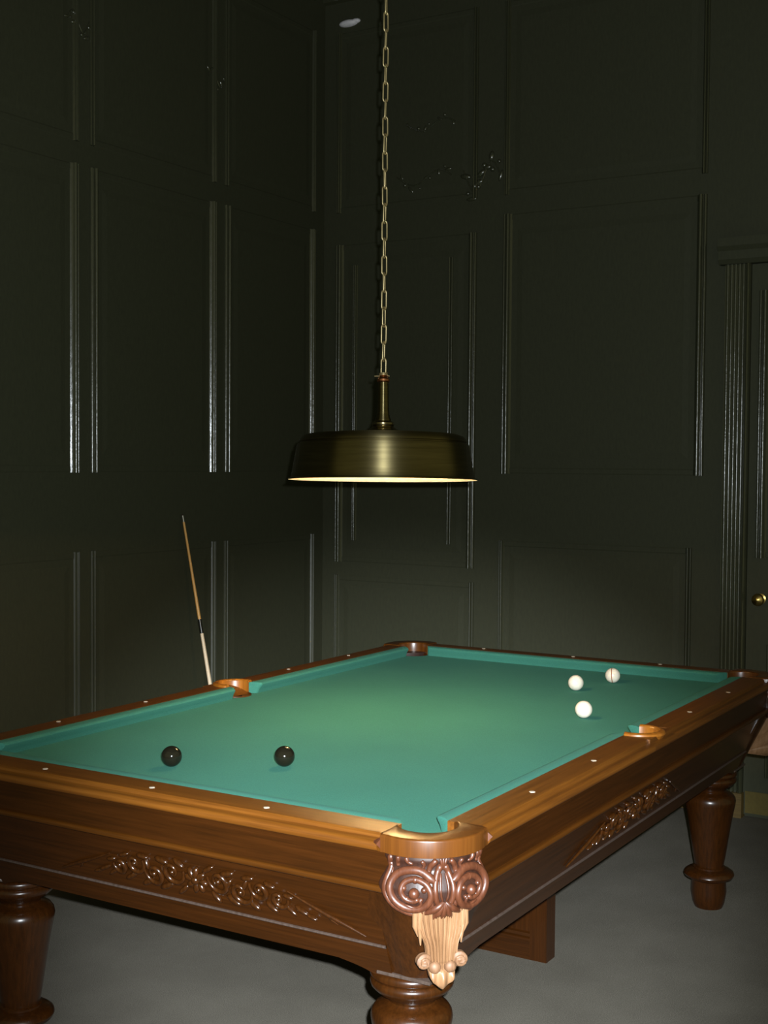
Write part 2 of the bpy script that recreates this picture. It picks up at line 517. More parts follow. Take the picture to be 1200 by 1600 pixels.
# bed
hw = math.sqrt(HR ** 2 - HC ** 2)
an = math.degrees(math.atan2(-HC, hw))
ol = []
ol += arc(HC, HC, HR, 90 - an, an, 10)                                  # near corner, from (0,y) to (x,0)
MC, MR = 0.018, 0.060                                                  # middle pockets: centre lies outside the cloth
hm = math.sqrt(MR ** 2 - MC ** 2); am = math.degrees(math.asin(MC / MR))
ol += arc(TL / 2, -MC, MR, 180 - am, am, 10)
ol += arc(TL - HC, HC, HR, 180 - an, 90 + an, 10)
ol += arc(TL - HC, TW - HC, HR, 270 - an, 180 + an, 10)
ol += arc(TL / 2, TW + MC, MR, -am, -180 + am, 10)
ol += arc(HC, TW - HC, HR, -an, -90 + an, 10)
v, f = prism(ol, Z(BED - 0.035), Z(BED))
make('playing_surface', v, f, CLOTH, T, smooth=30, label='green baize playing surface')
g = G().box((0.02, 0.02, Z(-0.300)), (TL - 0.02, TW - 0.02, Z(-0.125)))
make('table_frame', g.v, g.f, WOOD_DARK[0], T, smooth=0)

# cushions
CP = [(0.0, -0.001), (-0.012, 0.001), (-0.034, 0.0005), (-0.041, -0.002), (-0.0445, -0.0065), (-0.0435, -0.0105), (-0.034, -0.022), (-0.027, BED + 0.0005), (0.0, BED + 0.0005)]
def cushion(sd, a0, a1, c0=0.030, c1=0.030):
    fn, L, ax = side(sd)
    rings = []
    for t in (0.0, 0.35, 0.7, 1.0):                      # rounded jaw at each end
        rings.append([fn(a0 + c0 * (-s / 0.0445) * 0.75 + 0.012 * (t ** 0.5) * 1.0, s if t > 0.2 else s * 0.84, z) for s, z in CP])
    for t in (1.0, 0.7, 0.35, 0.0):
        rings.append([fn(a1 - c1 * (-s / 0.0445) * 0.75 - 0.012 * (t ** 0.5), s if t > 0.2 else s * 0.84, z) for s, z in CP])
    g = G().sweep(rings)
    make('cushion', g.v, g.f, CLOTH_C, T, smooth=40)
for sd in ('near', 'far'):
    cushion(sd, 0.078, TW - 0.078)
for sd in ('right', 'left'):
    cushion(sd, 0.078, TL / 2 - 0.058, 0.030, 0.020)
    cushion(sd, TL / 2 + 0.058, TL - 0.078, 0.020, 0.030)

# wooden rails with their moulded edge
RP = [(0.0, -0.0005), (0.070, 0.0), (0.080, -0.002), (0.084, -0.006), (0.0845, -0.012), (0.090, -0.0145)]
RP += [(0.096 + 0.011 * math.sin(t), -0.0265 + 0.0115 * math.cos(t)) for t in np.linspace(0.1, PI - 0.1, 9)]
RP += [(0.088, -0.040), (0.0, -0.040)]
def rail(sd, a0, a1, dias):
    fn, L, ax = side(sd)
    g = G().sweep([[fn(a, s, z) for s, z in RP] for a in (a0, a1)])
    r = make('rail', g.v, g.f, WOOD_RAIL[ax], T, smooth=28)
    for d in dias:
        g = G()
        lo = Vector(fn(1, 0, 0)) - Vector(fn(0, 0, 0)); ou = Vector(fn(0, 1, 0)) - Vector(fn(0, 0, 0))
        n = 14
        pts = []
        for k in range(n):
            th = 2 * PI * k / n
            pts.append(lo * 0.0085 * math.cos(th) * (1 - 0.25 * abs(math.sin(th))) + ou * 0.0085 * math.sin(th) * (1 - 0.25 * abs(math.cos(th))))
        c = Vector(fn(d, 0.053, 0))
        g.sweep([[c + p + Vector((0, 0, -0.002)) for p in pts], [c + p + Vector((0, 0, 0.0006)) for p in pts], [c + p * 0.7 + Vector((0, 0, 0.0014)) for p in pts]])
        make('diamond_sight', g.v, g.f, IVORY, r, label='small ivory sight dot')
rail('near', 0.075, TW - 0.075, (0.406, 0.752, 1.113))
rail('far', 0.075, TW - 0.075, (0.365, 0.739, 1.153))
for sd in ('right', 'left'):
    rail(sd, 0.075, TL / 2 - 0.095, (0.412, 0.809))
    rail(sd, TL / 2 + 0.095, TL - 0.075, (1.630, 2.060))

# middle pockets
for sd in ('right', 'left'):
    fn, L, ax = side(sd)
    c = TL / 2
    inner = [(c + MR * math.cos(math.radians(t)), MC + MR * math.sin(math.radians(t))) for t in np.linspace(-am, 180 + am, 22)]
    poly = [(c - 0.095, 0.0)] + [(c - 0.095, 0.0885), (c + 0.095, 0.0885)] + [(c + 0.095, 0.0)] + inner
    pv, pf = prism(poly, -0.040, -0.0012)
    blk = make('pocket_block', [fn(a, s, z) for a, s, z in pv], pf, WOOD_RAIL[ax], T, smooth=28)
    g = G().sweep([[fn(a, s, z) for s, z in RP[3:]] for a in (c - 0.095, c + 0.095)])
    make('nosing', g.v, g.f, WOOD_RAIL[ax], T, smooth=28)
    # raised horseshoe ring around the hole
    rg = []
    for t in np.linspace(-am, 180 + am, 26):
        ct, st = math.cos(math.radians(t)), math.sin(math.radians(t))
        ring = []
        for r, z in ((0.0590, -0.036), (0.0590, 0.001), (0.0610, 0.005), (0.066, 0.0075), (0.073, 0.0072), (0.079, 0.0035), (0.081, -0.003)):
            ring.append(fn(c + r * ct, max(MC + r * st, 0.001), z))
        rg.append(ring)
    g = G().sweep(rg)
    make('pocket_ring', g.v, g.f, WOOD_RING, T, smooth=40, label='orange varnished horseshoe ring of the middle pocket')
    g = G()
    pr = [(MR - 0.001, -0.036), (MR - 0.001, -0.112), (0.0, -0.112)]
    g.sweep([[fn(c + r * math.cos(t), MC + r * math.sin(t), z) for r, z in pr] for t in np.linspace(0, 2 * PI, 28, endpoint=False)], closed_ring=False, loop=True)
    make('pocket_liner', g.v, g.f, WOOD_CAP, T, smooth=40)

# corner parts, built at the near corner and turned into place at the other three
CORN = [((0, 0), 0), ((TL, 0), PI / 2), ((TL, TW), PI), ((0, TW), -PI / 2)]
def corner_part(name, v, f, mat, smooth=35, label=None, sub=None):
    """v in corner coordinates (table z); returns the four objects"""
    out = []
    o0 = None
    for i, ((cx, cy), a) in enumerate(CORN):
        if o0 is None:
            o0 = make(name, [(p[0], p[1], ZR + p[2]) for p in v], f, mat, T, origin=(0, 0, ZR), smooth=smooth, label=label)
            ob = o0
        else:
            ob = o0.copy()
            COL.objects.link(ob)
            ob.parent = T
        ob.location = Vector((cx, cy, ZR)) - Vector(T.location)
        ob.rotation_euler = (0, 0, a)
        out.append(ob)
    return out
def sub_part(name, parents, v, f, mat, smooth=35, label=None):
    o0 = None
    for p in parents:
        if o0 is None:
            o0 = make(name, v, f, mat, p, origin=(0, 0, 0), smooth=smooth, label=label, local=True)
        else:
            ob = o0.copy(); COL.objects.link(ob); ob.parent = p

# cap over the corner pocket
OC, OR_ = 0.022, 0.131
a_st = math.degrees(math.atan2(0.060 - OC, -0.105 - OC))     # meets the near side
poly = [(-0.088, 0.0755), (-0.105, 0.062)]
e0 = math.degrees(math.atan2(0.062 - OC, -0.105 - OC)) % 360
outer = arc(OC, OC, OR_, e0 + 2, 450 - e0 - 2, 26)
poly = [(-0.0885, 0.0755)] + [(-0.1045, 0.068)] + outer + [(0.068, -0.1045)] + [(0.0755, -0.0885)]
ac = math.degrees(math.acos((0.0755 - HC) / HR))
poly += arc(HC, HC, HR, -ac, 90 + ac - 360, 30)
# keep the inner corners tidy
v, f = prism(poly, -0.036, 0.003, 0.006, 3)
caps = corner_part('pocket_cap', v, f, WOOD_CAP, 30, 'rounded orange-brown wooden cap of a corner pocket')
pr = [(HR - 0.001, -0.030), (HR - 0.001, -0.114), (0.0, -0.114)]
g = G().sweep([[(HC + r * math.cos(t), HC + r * math.sin(t), z) for r, z in pr] for t in np.linspace(0, 2 * PI, 28, endpoint=False)], closed_ring=False, loop=True)
# the liner stands below the bed except behind the pocket, where the cap carries it
def lin(p):
    x, y, z = p
    th = math.degrees(math.atan2(y - HC, x - HC))
    if z > -0.05: z = BED - 0.002 if -ac - 3 < th < 93 + ac else -0.034
    return (x, y, z)
g.v = [lin(p) for p in g.v]
corner_part('pocket_liner', g.v, g.f, WOOD_CAP, 40)
# small carved leaf tips at both ends of the cap
for sgn in (0, 1):
    q = G()
    q.v = [(-0.098, 0.064, -0.002), (-0.098, 0.064, -0.036), (-0.098, 0.092, -0.018), (-0.114, 0.072, -0.018), (-0.085, 0.070, -0.018)]
    q.f = [(0, 2, 3), (3, 2, 1), (0, 3, 1), (0, 4, 2), (4, 1, 2), (0, 1, 4)]
    if sgn: q.xf(lambda p: Vector((p.y, p.x, p.z)))
    sub_part('leaf_tip', caps, q.v, q.f, CARVE_RED, 0)

# corner post: upright behind the scrolls, then drawn in towards the leg
SLOPE = 0.39
def s_at(z): return 0.078 if z > -0.135 else 0.078 - SLOPE * (-0.135 - z)
top = [(-0.0835, 0.105)] + arc(0.03, 0.03, 0.127, 154.4, 295.6, 24) + [(0.105, -0.0835), (0.16, 0.16)]
bot = [(0.012, 0.185), (0.012, 0.165)] + [(0.060 - 0.056 * math.cos(t), 0.060 - 0.056 * math.sin(t)) for t in np.linspace(-0.35, PI / 2 + 0.35, 23)] + [(0.165, 0.012), (0.185, 0.012), (0.19, 0.19)]
g = G().sweep([[(x, y, -0.126) for x, y in top], [(x, y, -0.343) for x, y in bot]])
posts = corner_part('corner_post', g.v, g.f, WOOD_DARK[2], 28)

# scrolled carving under the cap: a swelling block with volutes, leaf bands and a shell on it
def interp(x, tab, k):
    xs = [t[0] for t in tab]
    return float(np.interp(x, xs, [t[k] for t in tab]))
BL = [(-0.176, 0.012, .118), (-0.171, 0.030, .120), (-0.164, 0.056, .123), (-0.156, 0.080, .126), (-0.147, 0.102, .129), (-0.137, 0.118, .132),
      (-0.122, 0.127, .134), (-0.106, 0.129, .135), (-0.092, 0.124, .131), (-0.078, 0.117, .126), (-0.066, 0.113, .122), (-0.055, 0.116, .125), (-0.046, 0.123, .131), (-0.036, 0.124, .132)]
ZB0, ZB1 = -0.176, -0.036
def csurf(t, z, h=0.0):
    R = interp(max(ZB0, min(ZB1, z)), BL, 2)
    a = math.asin(max(-0.985, min(0.985, t / R)))
    rr = R - 0.0145 + h + 0.010 * math.sin(PI * min(1, max(0, (z - ZB0) / (ZB1 - ZB0))))
    tt, nn = rr * math.sin(a), rr * math.cos(a) - 0.026
    return Vector(((tt - nn) * 0.70711, (-tt - nn) * 0.70711, z))
rows, cols = 40, 48
V, Fc = [], []
for i in range(rows + 1):
    z = ZB0 + (ZB1 - ZB0) * i / rows
    wz = interp(z, BL, 1)
    for j in range(cols + 1):
        xi = -1 + 2 * j / cols
        V.append(csurf(wz * math.sin(xi * PI / 2), z, -0.012 * max(0, (abs(xi) - 0.85) / 0.15) ** 2))
n1 = cols + 1
for i in range(rows):
    for j in range(cols):
        Fc.append((i * n1 + j, i * n1 + j + 1, (i + 1) * n1 + j + 1, (i + 1) * n1 + j))
b = len(V)
V += [(0.02, 0.02, ZB0), (0.02, 0.02, ZB1)]
for j in range(cols):
    Fc.append((j + 1, j, b)); k = rows * n1
    Fc.append((k + j, k + j + 1, b + 1))
for i in range(rows):
    Fc.append((i * n1, (i + 1) * n1, b)); Fc.append(((i + 1) * n1 + cols, i * n1 + cols, b))
Fc.append((rows * n1, b + 1, b)); Fc.append((b + 1, rows * n1 + cols, b))
carv = corner_part('corner_carving', V, Fc, CARVE_BASE, 60, 'carved double scroll with shell under the pocket cap')
def smoothpath(P, n):
    """Catmull-Rom through (t, z) points"""
    P = [np.array(p, float) for p in P]
    P = [2 * P[0] - P[1]] + P + [2 * P[-1] - P[-2]]
    out = []
    m = len(P) - 3
    for q in range(n + 1):
        u = q / n * m; i = min(int(u), m - 1); u -= i
        p0, p1, p2, p3 = P[i:i + 4]
        out.append(0.5 * ((2 * p1) + (-p0 + p2) * u + (2 * p0 - 5 * p1 + 4 * p2 - p3) * u ** 2 + (-p0 + 3 * p1 - 3 * p2 + p3) * u ** 3))
    return out
def band(name, P, r0, r1, n=22, lift=0.002, seg=9):
    for sg in (-1, 1):
        pts = smoothpath(P, n)
        path = [csurf(sg * p[0], p[1], lift) for p in pts]
        rad = [r0 + (r1 - r0) * k / n for k in range(n + 1)]
        rad[0] *= 0.6; rad[-1] *= 0.5
        q = G().tube(path, rad, seg)
        sub_part(name, carv, q.v, q.f, CARVE_RED, 60)
VC = (0.064, -0.110)
sp = []
for k in range(15):
    u = k / 14
    th = math.radians(150 - u * 640)
    r = 0.0500 * (1 - u) ** 0.85 * 0.72 + 0.0150
    sp.append((VC[0] + r * math.cos(th), VC[1] + r * 0.95 * math.sin(th)))
band('carved_volute', sp, 0.0098, 0.0056, 60, 0.004, 12)
band('carved_band', [(0.114, -0.040), (0.110, -0.054), (0.106, -0.068), (0.113, -0.088), (0.119, -0.108), (0.116, -0.128), (0.104, -0.146), (0.084, -0.157), (0.060, -0.162)], 0.0078, 0.0070, 30, -0.003)
band('carved_band', [(0.099, -0.039), (0.097, -0.050), (0.093, -0.062)], 0.0060, 0.0040, 12, 0.0)
band('carved_band', [(0.083, -0.039), (0.078, -0.048), (0.066, -0.053)], 0.0060, 0.0035, 12, 0.0)
band('carved_band', [(0.100, -0.066), (0.103, -0.082), (0.1075, -0.100), (0.1055, -0.120), (0.096, -0.138)], 0.0030, 0.0026, 18, 0.004, 7)
band('carved_band', [(0.004, -0.052), (0.014, -0.072), (0.020, -0.094), (0.019, -0.118), (0.013, -0.136)], 0.0076, 0.0058, 20, 0.002)
band('carved_band', [(0.016, -0.040), (0.027, -0.053), (0.032, -0.072), (0.033, -0.090)], 0.0070, 0.0050, 16, 0.002)
band('carved_band', [(0.034, -0.118), (0.027, -0.134), (0.032, -0.148), (0.050, -0.154)], 0.0055, 0.0045, 16, 0.001)
for sg in (-1, 1):
    for (x, z, r) in ((VC[0], VC[1], 0.0120), (0.060, -0.083, 0.0085), (0.044, -0.102, 0.0068), (0.083, -0.101, 0.0064), (0.078, -0.123, 0.0058), (0.050, -0.123, 0.0055)):
        q = G().ellipsoid((0, 0, 0), [Vector((r, 0, 0)), Vector((0, r, 0)), Vector((0, 0, r))], 12, 8)
        c = csurf(sg * x, z, 0.003)
        q.xf(lambda p: p + c)
        sub_part('carved_eye', carv, q.v, q.f, CARVE_RED, 60)
for k in range(5):
    th = math.radians(-46 + 23 * k)
    pts = [(0.004 * math.sin(th) * u * 10, 0) for u in (0, 1)]
    path = [csurf((0.006 + 0.050 * u) * math.sin(th) * (0.6 + 0.4 * u), -0.128 - (0.046 * u) * math.cos(th) * (1.0 if abs(k - 2) < 2 else 0.85), 0.004 + 0.003 * math.sin(PI * u)) for u in np.linspace(0, 1, 9)]
    rr_ = [0.0022 + 0.0058 * math.sin(PI * (0.08 + 0.80 * u)) for u in np.linspace(0, 1, 9)]
    q = G().tube(path, rr_, 9)
    sub_part('shell_leaf', carv, q.v, q.f, CARVE_RED, 60)
band('carved_leaf_vein', [(0.0055, -0.070), (0.0085, -0.090), (0.0085, -0.110), (0.0045, -0.126)], 0.0034, 0.0026, 12, 0.003, 7)
band('carved_band', [(0.050, -0.043), (0.043, -0.052), (0.045, -0.062)], 0.0052, 0.0035, 10, 0.001)
band('carved_band', [(0.052, -0.122), (0.050, -0.134), (0.062, -0.142), (0.080, -0.136)], 0.0040, 0.0026, 14, 0.006, 7)
band('carved_band', [(0.078, -0.088), (0.087, -0.096), (0.090, -0.110)], 0.0040, 0.0026, 12, 0.006, 7)
for k in range(3):
    path = [csurf((k - 1) * 0.007 * u, -0.062 + 0.024 * u, 0.003) for u in np.linspace(0, 1, 5)]
    q = G().tube(path, [0.0015, 0.0035, 0.0042, 0.0035, 0.002], 7)
    sub_part('fleuron_leaf', carv, q.v, q.f, CARVE_RED, 60)

# pale acanthus tassel hanging below the scrolls
TS = [(-0.318, 0.004), (-0.312, 0.012), (-0.303, 0.022), (-0.292, 0.029), (-0.280, 0.032), (-0.272, 0.028), (-0.262, 0.034), (-0.250, 0.037), (-0.238, 0.038), (-0.225, 0.040), (-0.214, 0.044), (-0.203, 0.050), (-0.186, 0.055), (-0.172, 0.058), (-0.150, 0.060)]
V, Fc = [], []
rows, cols = 70, 150
for i in range(rows + 1):
    z = -0.318 + (0.318 - 0.150) * i / rows
    wz = interp(z, TS, 1)
    for j in range(cols + 1):
        xi = -1 + 2 * j / cols
        t = wz * xi
        edge = min(1.0, (1 - abs(xi)) / 0.12) ** 0.5
        lay = 0.5 + 0.5 * math.cos(2 * PI * t / wz * 4.5)
        h = 0.009 + 0.006 * lay + 0.0022 * math.cos(2 * PI * t / wz * 10.5 + 1.0)
        if z < -0.278:                                   # lobed tip
            h = 0.012 + 0.010 * math.sin(PI * min(1, max(0, (z + 0.318) / 0.042))) * (0.6 + 0.4 * math.cos(2 * PI * t / 0.022))
        elif z < -0.262:
            h *= 0.75
        h += 0.006 * (1 - xi * xi)
        rr = 0.122 + h * edge
        a = math.asin(max(-1, min(1, t / 0.135)))
        tt, nn = rr * math.sin(a), rr * math.cos(a) - 0.0424
        V.append(((tt - nn) * 0.70711, (-tt - nn) * 0.70711, z))
n1 = cols + 1
for i in range(rows):
    for j in range(cols):
        Fc.append((i * n1 + j, i * n1 + j + 1, (i + 1) * n1 + j + 1, (i + 1) * n1 + j))
b = len(V); V += [(0.02, 0.02, -0.30), (0.0, 0.0, -0.155)]
for j in range(cols):
    Fc.append((j + 1, j, b)); k = rows * n1
    Fc.append((k + j, k + j + 1, b + 1))
for i in range(rows):
    Fc.append((i * n1, (i + 1) * n1, b)); Fc.append(((i + 1) * n1 + cols, i * n1 + cols, b))
Fc.append((rows * n1, b + 1, b)); Fc.append((b + 1, rows * n1 + cols, b))
def tn(t, n, z): return Vector(((t - n) * 0.70711, (-t - n) * 0.70711, z))
tass = corner_part('acanthus_tassel', V, Fc, CARVE_PALE, 60, 'pale carved acanthus leaf hanging below the scrolls')
for sg in (-1, 1):
    for (t, n, z, r, k) in ((0.040, 0.086, -0.259, 0.0185, 1), (0.017, 0.094, -0.271, 0.0135, 0)):
        q = G().ellipsoid((0, 0, 0), [tn(r, 0, 0), tn(0, r * 0.8, 0), Vector((0, 0, r))], 32, 22)
        if k:       # shallow spiral groove on the rolled curl
            def gro(p):
                tt = (p.x - p.y) * 0.70711 * sg
                ph = math.hypot(tt, p.z) / 0.0075 - math.atan2(p.z, tt) / (2 * PI)
                return p * (0.92 + 0.11 * math.cos(2 * PI * ph))
            q.xf(gro)
        c = tn(sg * t, n, z)
        q.xf(lambda p: p + c)
        sub_part('leaf_curl', tass, q.v, q.f, CARVE_CURL, 60)
    # outer strands that end short
    for k, (x0, x1, zb) in enumerate(((0.047, 0.045, -0.226), (0.055, 0.050, -0.208))):
        q = G().tube([tn(sg * x0, 0.080 - 0.004 * k, -0.150), tn(sg * (x0 + 0.001), 0.081 - 0.004 * k, -0.185), tn(sg * x1, 0.080 - 0.004 * k, zb)], [0.0075, 0.0070, 0.0015], 8)
        sub_part('leaf_strand', tass, q.v, q.f, CARVE_PALE, 60)

# legs
LEGC = 0.105
plate = []
g = G()
# square plate with its corner towards the room
q = 0.002
e1, e2 = 0.138, LEGC + 0.100
v, f = prism([(q, q), (e1, q), (e2, e2 - e1 + q), (e2, e2), (e2 - e1 + q, e2), (q, e1)], -0.3505, -0.343, 0.003, 2)
LP = [(0.0, 0.536), (0.080, 0.536), (0.083, 0.530), (0.086, 0.529), (0.094, 0.526), (0.0985, 0.519), (0.0975, 0.511), (0.092, 0.506), (0.0915, 0.503), (0.096, 0.499), (0.0975, 0.492), (0.095, 0.485), (0.088, 0.478), (0.078, 0.469), (0.066, 0.462), (0.058, 0.456), (0.056, 0.450),
      (0.060, 0.446), (0.074, 0.440), (0.086, 0.434), (0.093, 0.424), (0.0955, 0.412), (0.094, 0.400), (0.088, 0.370), (0.079, 0.320), (0.070, 0.260), (0.061, 0.200), (0.055, 0.165), (0.054, 0.160), (0.060, 0.156), (0.060, 0.150),
      (0.080, 0.144), (0.091, 0.136), (0.094, 0.127), (0.090, 0.118), (0.076, 0.111), (0.066, 0.106), (0.064, 0.095), (0.066, 0.060), (0.060, 0.020), (0.054, 0.004), (0.052, 0.0), (0.0, 0.0)]
gl = G().lathe([(r, z - ZR) for r, z in LP], (LEGC, LEGC, 0), 40)
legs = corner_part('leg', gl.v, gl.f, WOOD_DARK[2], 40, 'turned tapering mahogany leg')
sub_part('leg_plate', legs, v, f, EDGE_GLEAM, 30)

# aprons: upper board, ledge moulding, lower panel with scalloped ends, bead, carved swag
def apron(sd, a0, a1, swag):
    fn, L, ax = side(sd)
    md = WOOD_DARK[ax]
    # lower board with ogee drops at both ends
    up, lowz, n = -0.128, -0.334, 40
    pts = []
    for i in range(n + 1):
        a = a0 + (a1 - a0) * i / n
        pts.append((a, lowz))
    def drop(d): return 0.022 * (1 - min(1, max(0, (d - 0.055) / 0.085)) ** 0.6) if d < 0.14 else 0.0
    xs = sorted(set([a0, a1] + [a0 + k * 0.01 for k in range(1, 16)] + [a1 - k * 0.01 for k in range(1, 16)]))
    low = [(a, lowz - drop(min(a - a0, a1 - a))) for a in xs]
    rings = [[fn(a, s_at(z), z) for a, z in low], [fn(a, s_at(up), up) for a, z in low], [fn(a, 0.045, up) for a, z in low], [fn(a, s_at(z) - 0.03, z) for a, z in low]]
    m = len(low)
    g = G()
    g.v = [p for r in rings for p in r]
    for k in range(4):
        l = (k + 1) % 4
        for i in range(m - 1):
            g.f.append((k * m + i, k * m + i + 1, l * m + i + 1, l * m + i))
    g.f += [(0, m, 2 * m, 3 * m), (m - 1, 2 * m - 1, 3 * m - 1, 4 * m - 1)]
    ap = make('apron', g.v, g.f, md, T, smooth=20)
    def st(nm, prof, mat=md):
        q = G().sweep([[fn(a, s, z) for s, z in prof] for a in ((a0, a1) if nm == 'bead' else (0.035, L - 0.035))])
        make(nm, q.v, q.f, mat, ap, smooth=30)
    st('upper_board', [(0.03, -0.040), (0.090, -0.040), (0.0885, -0.113), (0.03, -0.113)])
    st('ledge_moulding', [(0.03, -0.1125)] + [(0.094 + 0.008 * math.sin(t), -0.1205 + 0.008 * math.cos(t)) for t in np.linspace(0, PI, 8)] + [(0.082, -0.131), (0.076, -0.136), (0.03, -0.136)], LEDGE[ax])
    zb = -0.276
    st('bead', [(s_at(zb) - 0.01, zb + 0.004)] + [(s_at(zb) + 0.0055 * math.sin(t), zb + 0.0036 * math.cos(t)) for t in np.linspace(0, PI, 7)] + [(s_at(zb) - 0.01, zb - 0.004)], EDGE_GLEAM)
    # carved swag
    if swag is None:
        return
    c0, zc = swag
    O = 0.0
    outv = Vector(fn(0, 1, 0)) - Vector(fn(0, 0, 0))
    alv = Vector(fn(1, 0, 0)) - Vector(fn(0, 0, 0))
    upv = Vector((0, 0, 1))
    def pt(a, o, z): return Vector(fn(c0 + a, s_at(zc + z) + o + 0.001, zc + z))
    ros = G()
    for k in range(8):
        th = 2 * PI * k / 8 + 0.2
        d = alv * math.cos(th) + upv * math.sin(th); e = alv * -math.sin(th) + upv * math.cos(th)
        ros.ellipsoid(pt(0.020 * math.cos(th), 0.004, 0.020 * math.sin(th)), [d * 0.016, e * 0.0085, outv * 0.008], 10, 7)
    ros.ellipsoid(pt(0, 0.007, 0), [alv * 0.012, upv * 0.012, outv * 0.011], 12, 8)
    make('carved_rosette', ros.v, ros.f, CARVE_DARK, ap, smooth=60)
    for sg in (-1, 1):
        for (ca, cz, R, turn, flip, rot) in ((0.070, 0.008, 0.034, 2.6, 1, 2.9), (0.132, -0.008, 0.032, 2.5, -1, 0.2), (0.190, 0.010, 0.029, 2.4, 1, 2.7), (0.243, -0.004, 0.024, 2.3, -1, 0.1)):
            g = G(); path = []; rad = []
            for k in range(34):
                u = k / 33
                th = rot + flip * u * turn * PI
                r = R * (1 - 0.80 * u)
                path.append(pt(sg * (ca + r * math.cos(th)), 0.003 + 0.005 * u, cz + r * math.sin(th)))
                rad.append(0.0035 + 0.0040 * math.sin(PI * min(1, u * 1.3)) * (1 - 0.3 * u))
            g.tube(path, rad, 8)
            g.ellipsoid(pt(sg * ca, 0.006, cz), [alv * 0.0075, upv * 0.0075, outv * 0.008], 10, 7)
            make('carved_scroll', g.v, g.f, CARVE_DARK, ap, smooth=60)
        for (la, lz, th, l, wd) in ((0.045, 0.036, 0.5, 0.020, 0.007), (0.100, 0.034, 0.2, 0.022, 0.008), (0.102, -0.036, -0.4, 0.024, 0.008), (0.050, -0.036, -0.7, 0.020, 0.007), (0.160, 0.034, 0.1, 0.020, 0.007), (0.163, -0.036, -0.5, 0.020, 0.008),
                                    (0.150, 0.016, 1.2, 0.016, 0.006), (0.100, 0.008, 1.0, 0.015, 0.006), (0.215, -0.030, -0.5, 0.022, 0.007), (0.222, 0.028, -0.3, 0.018, 0.006), (0.270, -0.026, -0.6, 0.022, 0.006), (0.300, -0.022, -0.4, 0.022, 0.006), (0.325, -0.034, -0.3, 0.018, 0.005),
                                    (0.270, 0.008, -0.2, 0.016, 0.006)):
            d = alv * sg * math.cos(th) + upv * math.sin(th); e = alv * sg * -math.sin(th) + upv * math.cos(th)
            lf = G()
            lf.ellipsoid(pt(sg * la, 0.002, lz), [d * l, e * wd, outv * 0.008], 12, 7)
            make('carved_leaf', lf.v, lf.f, CARVE_DARK, ap, smooth=60)
        # sprig running out to a point
        g = G()
        g.tube([pt(sg * 0.272, 0.003, 0.022), pt(sg * 0.330, 0.004, -0.002), pt(sg * 0.372, 0.005, -0.018), pt(sg * 0.420, 0.004, -0.036), pt(sg * 0.465, 0.002, -0.055)], [0.0022, 0.0035, 0.0050, 0.0042, 0.0025], 8)
        g.tube([pt(sg * 0.375, 0.005, -0.019), pt(sg * 0.381, 0.004, -0.030), pt(sg * 0.394, 0.002, -0.040)], [0.0040, 0.0030, 0.0010], 7)
        make('carved_sprig', g.v, g.f, CARVE_DARK, ap, smooth=60)
apron('near', 0.100, TW - 0.100, (0.610, -0.203))
apron('right', 0.100, TL - 0.100, (1.14, -0.203))
apron('left', 0.100, TL - 0.100, None)
apron('far', 0.100, TW - 0.100, None)

# panelled support frame standing under the middle
SX0, SX1, SY0, SY1 = 1.530, 1.600, 0.395, 1.085
g = G().box((SX0 + 0.02, SY0 + 0.05, 0.05), (SX1 - 0.02, SY1 - 0.05, Z(-0.300)))
cs = make('centre_support', g.v, g.f, WOOD_DARK[2], T, smooth=0, label='panelled support frame under the middle of the table')
for y0, y1 in ((SY0, SY0 + 0.062), (SY1 - 0.062, SY1)):
    g = G().box((SX0, y0, 0.0), (SX1, y1, Z(-0.300)))
    make('stile', g.v, g.f, WOOD_DARK[2], cs, smooth=0)
g = G().box((SX0, SY0 + 0.062, 0.0), (SX1, SY1 - 0.062, 0.062))
make('bottom_rail', g.v, g.f, WOOD_DARK[1], cs, smooth=0)
g = G().sweep([[(SX0 + s, y, z) for s, z in [(0.002, 0.062), (0.003, 0.070), (0.010, 0.075), (0.012, 0.085), (0.021, 0.090), (0.021, 0.062)]] for y in (SY0 + 0.062, SY1 - 0.062)])
make('rail_bead', g.v, g.f, WOOD_DARK[1], cs, smooth=30)

# ------------------------------------------------------------------ balls
BR = 0.0285
ballm = {}
def ball(x, y, mat, label, group, stripe=None):
    zc = Z(BED) + BR + 0.0004
    g = G().ellipsoid((x, y, zc), [Vector((BR, 0, 0)), Vector((0, BR, 0)), Vector((0, 0, BR))], 40, 24)
    o = make('billiard_ball', g.v, g.f, mat, None, smooth=180)
    o['label'] = label; o['category'] = 'ball'; o['group'] = group
    if stripe is not None:
        n = Vector(stripe).normalized()
        a = n.cross(Vector((0, 0, 1))).normalized(); b = n.cross(a)
        r = []
        d0 = -0.0010
        for k in range(40):
            th = 2 * PI * k / 40
            dd = a * math.cos(th) + b * math.sin(th)
            rr = BR + 0.00025
            ring = []
            for off, q in ((d0 - .0015, BR - 0.001), (d0 - .0015, rr), (d0 + .0015, rr), (d0 + .0015, BR - 0.001)):
                ring.append(Vector((x, y, zc)) + n * off + dd * math.sqrt(q * q - off * off))
            r.append(ring)
        s = G().sweep(r, loop=True)
        make('stripe', s.v, s.f, STRIPE, o, smooth=40, label='thin reddish-brown line around the ball')
    return o
ball(0.272, 0.965, BALLK, 'glossy black ball on the cloth, the left one of two', 'black balls')
ball(0.440, 0.705, BALLK, 'glossy black ball on the cloth, the right one of two', 'black balls')
ball(1.537, 0.275, BALLW, 'plain ivory white ball nearest to the middle pocket', 'white balls')
ball(2.011, 0.501, BALLW, 'plain ivory white ball, leftmost of the three white balls', 'white balls')
